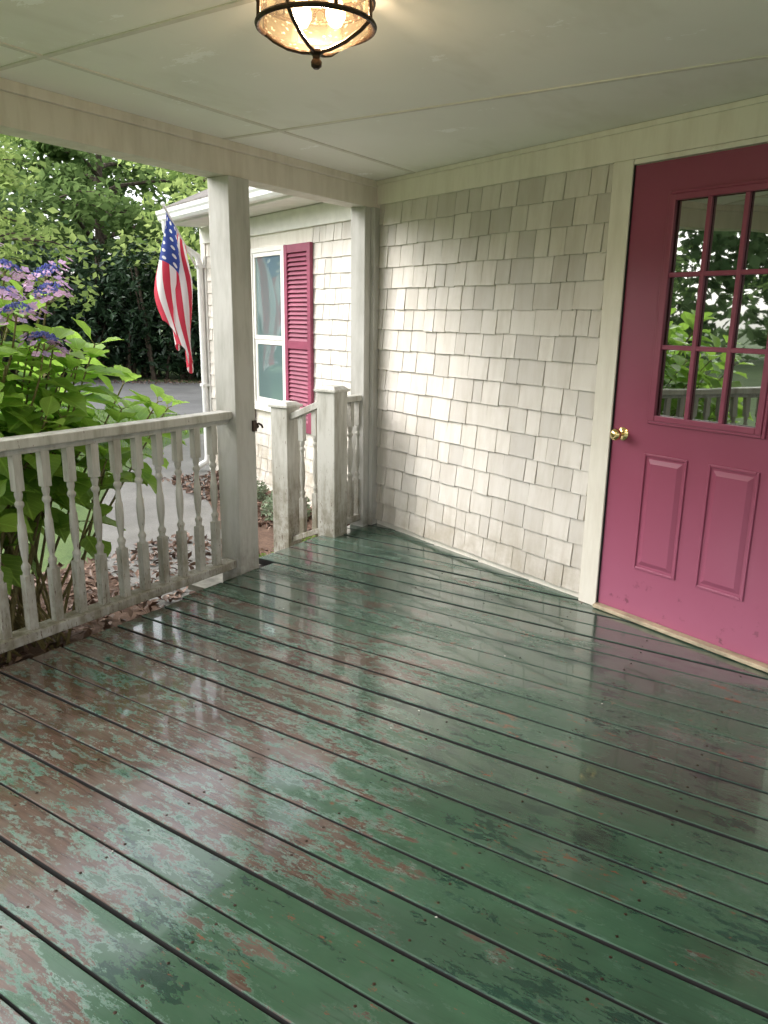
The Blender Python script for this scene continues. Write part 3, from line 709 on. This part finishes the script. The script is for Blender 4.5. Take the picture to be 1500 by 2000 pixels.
# ------------------------------------------------------------ ceiling lamp
lamp=empty('ceiling_light'); LX,LY=-1.315,1.685; c=(LX,LY,0)
mb=MB(); mb.lathe(c,[(.146,2.229),(.150,2.212),(.146,2.20),(.120,2.196)],40)
def ring(mb,r,z,t,n=56): mb.tube([(LX+r*math.cos(2*math.pi*i/n),LY+r*math.sin(2*math.pi*i/n),z) for i in range(n)],t,8,True)
ring(mb,.141,2.183,.0055); ring(mb,.142,2.145,.005); ring(mb,.144,2.092,.0065)
for i in range(8):
    a=2*math.pi*i/8+.2; ca,sa=math.cos(a),math.sin(a)
    mb.tube([(LX+r*ca,LY+r*sa,z) for r,z in ((.14,2.20),(.143,2.175),(.143,2.15),(.144,2.12),(.145,2.09))],.0052,6)
    a2=a+math.pi/8
    cc=Vector((LX+.141*math.cos(a2),LY+.141*math.sin(a2),2.164)); tg=Vector((-math.sin(a2),math.cos(a2),0))
    mb.tube([cc+tg*(.015*math.cos(k*math.pi/6))+Vector((0,0,.015*math.sin(k*math.pi/6))) for k in range(12)],.0035,6,True)
for i in range(4):
    a=2*math.pi*i/4+.2; ca,sa=math.cos(a),math.sin(a)
    mb.tube([(LX+r*ca,LY+r*sa,z) for r,z in ((.144,2.092),(.12,2.073),(.08,2.052),(.04,2.040),(0.008,2.036))],.0055,6)
mb.lathe(c,[(.004,2.046),(.017,2.040),(.018,2.034),(.010,2.028),(.009,2.022),(.014,2.014),(.013,2.004),(.006,1.998)],14)
mb.obj('bronze_frame','bronze',lamp,True)
def lglass():
    m,nt=new_mat('seeded_glass'); q=N(nt); cc=q.coord()
    nz=q.noise(cc,90,1)
    seed=q.ramp(nz,.62,.70,0,1)
    g=q.n('ShaderNodeBsdfGlossy'); g.inputs['Roughness'].default_value=.12
    t=q.n('ShaderNodeBsdfTransparent'); t.inputs[0].default_value=(.86,.74,.58,1)
    tl=q.n('ShaderNodeBsdfTranslucent'); tl.inputs[0].default_value=(.95,.70,.42,1)
    m1=q.n('ShaderNodeMixShader'); q.l(q.math('ADD',.015,q.math('MULTIPLY',seed,.06)),m1.inputs[0]); q.l(t.outputs[0],m1.inputs[1]); q.l(tl.outputs[0],m1.inputs[2])
    m2=q.n('ShaderNodeMixShader'); m2.inputs[0].default_value=.08; q.l(m1.outputs[0],m2.inputs[1]); q.l(g.outputs[0],m2.inputs[2])
    q.out(m2.outputs[0]); return m
M['lglass']=lglass()
mb=MB(); n=48; prof=[(.132,2.195),(.135,2.175),(.137,2.15),(.139,2.12),(.139,2.094),(.117,2.076),(.08,2.056),(.04,2.045),(.006,2.042)]
vs=[(LX+r*math.cos(2*math.pi*i/n),LY+r*math.sin(2*math.pi*i/n),z) for r,z in prof for i in range(n)]
mb.add(vs,[(k*n+i,k*n+(i+1)%n,(k+1)*n+(i+1)%n,(k+1)*n+i) for k in range(len(prof)-1) for i in range(n)]); mb.obj('glass_shade','lglass',lamp,True)
m,nt=new_mat('bulb_glow'); q=N(nt); em=q.n('ShaderNodeEmission'); em.inputs[0].default_value=(1,.74,.42,1); em.inputs[1].default_value=16; q.out(em.outputs[0]); M['bulb']=m
mb=MB()
for dx,dy in ((-.045,.0),(.03,.04)):
    mb.lathe((LX+dx,LY+dy,2.13),[(.002,-.035),(.014,-.030),(.024,-.012),(.025,0),(.018,.02),(.012,.035),(.012,.06)],14)
bo=mb.obj('bulbs','bulb',lamp,True)
try: M['bulb'].cycles.emission_sampling='NONE'
except Exception: pass
ld=bpy.data.lights.new('bulb_light','POINT'); ld.energy=30; ld.color=(1,.87,.70); ld.shadow_soft_size=.03
lo=bpy.data.objects.new('bulb_light',ld); lo.location=(LX,LY,2.105); S.collection.objects.link(lo); lo.parent=lamp
# ------------------------------------------------------------ light
wd=bpy.data.worlds.new('World'); S.world=wd; wd.use_nodes=True; nt=wd.node_tree; nt.nodes.clear(); q=N(nt)
sky=q.n('ShaderNodeTexSky'); sky.sky_type='NISHITA'; sky.sun_disc=False; sky.sun_elevation=math.radians(38); sky.sun_rotation=math.radians(-120); sky.dust_density=4; sky.air_density=1.0
hs=q.n('ShaderNodeHueSaturation'); hs.inputs['Saturation'].default_value=.2; q.l(sky.outputs[0],hs.inputs['Color'])
bg=q.n('ShaderNodeBackground'); q.l(hs.outputs[0],bg.inputs[0]); bg.inputs[1].default_value=.50
o=q.n('ShaderNodeOutputWorld'); q.l(bg.outputs[0],o.inputs[0])
sd=bpy.data.lights.new('sun','SUN'); sd.energy=.9; sd.angle=math.radians(90); sd.color=(1,.96,.92)
so=bpy.data.objects.new('sun',sd); S.collection.objects.link(so)
az=math.radians(120); el=math.radians(38); dv=Vector((-math.sin(az)*math.cos(el),math.cos(az)*math.cos(el),math.sin(el))); so.rotation_euler=dv.to_track_quat('Z','Y').to_euler()
# ------------------------------------------------------------ camera
th=math.atan(380/1500.);rho=math.radians(0.85);a=math.radians(33)
hx,hy=-math.sin(a),math.cos(a)
r0=Vector((hy,-hx,0)); fw=Vector((hx*math.cos(th),hy*math.cos(th),-math.sin(th))); u0=Vector((hx*math.sin(th),hy*math.sin(th),math.cos(th)))
r=r0*math.cos(rho)+u0*math.sin(rho); u=u0*math.cos(rho)-r0*math.sin(rho)
cd=bpy.data.cameras.new('camera'); cam=bpy.data.objects.new('camera',cd); S.collection.objects.link(cam)
cam.matrix_world=Matrix(((r.x,u.x,-fw.x,0),(r.y,u.y,-fw.y,0),(r.z,u.z,-fw.z,1.4),(0,0,0,1)))
cd.sensor_fit='VERTICAL'; cd.sensor_height=36; cd.lens=27; cd.clip_start=.05; cd.clip_end=500
S.camera=cam
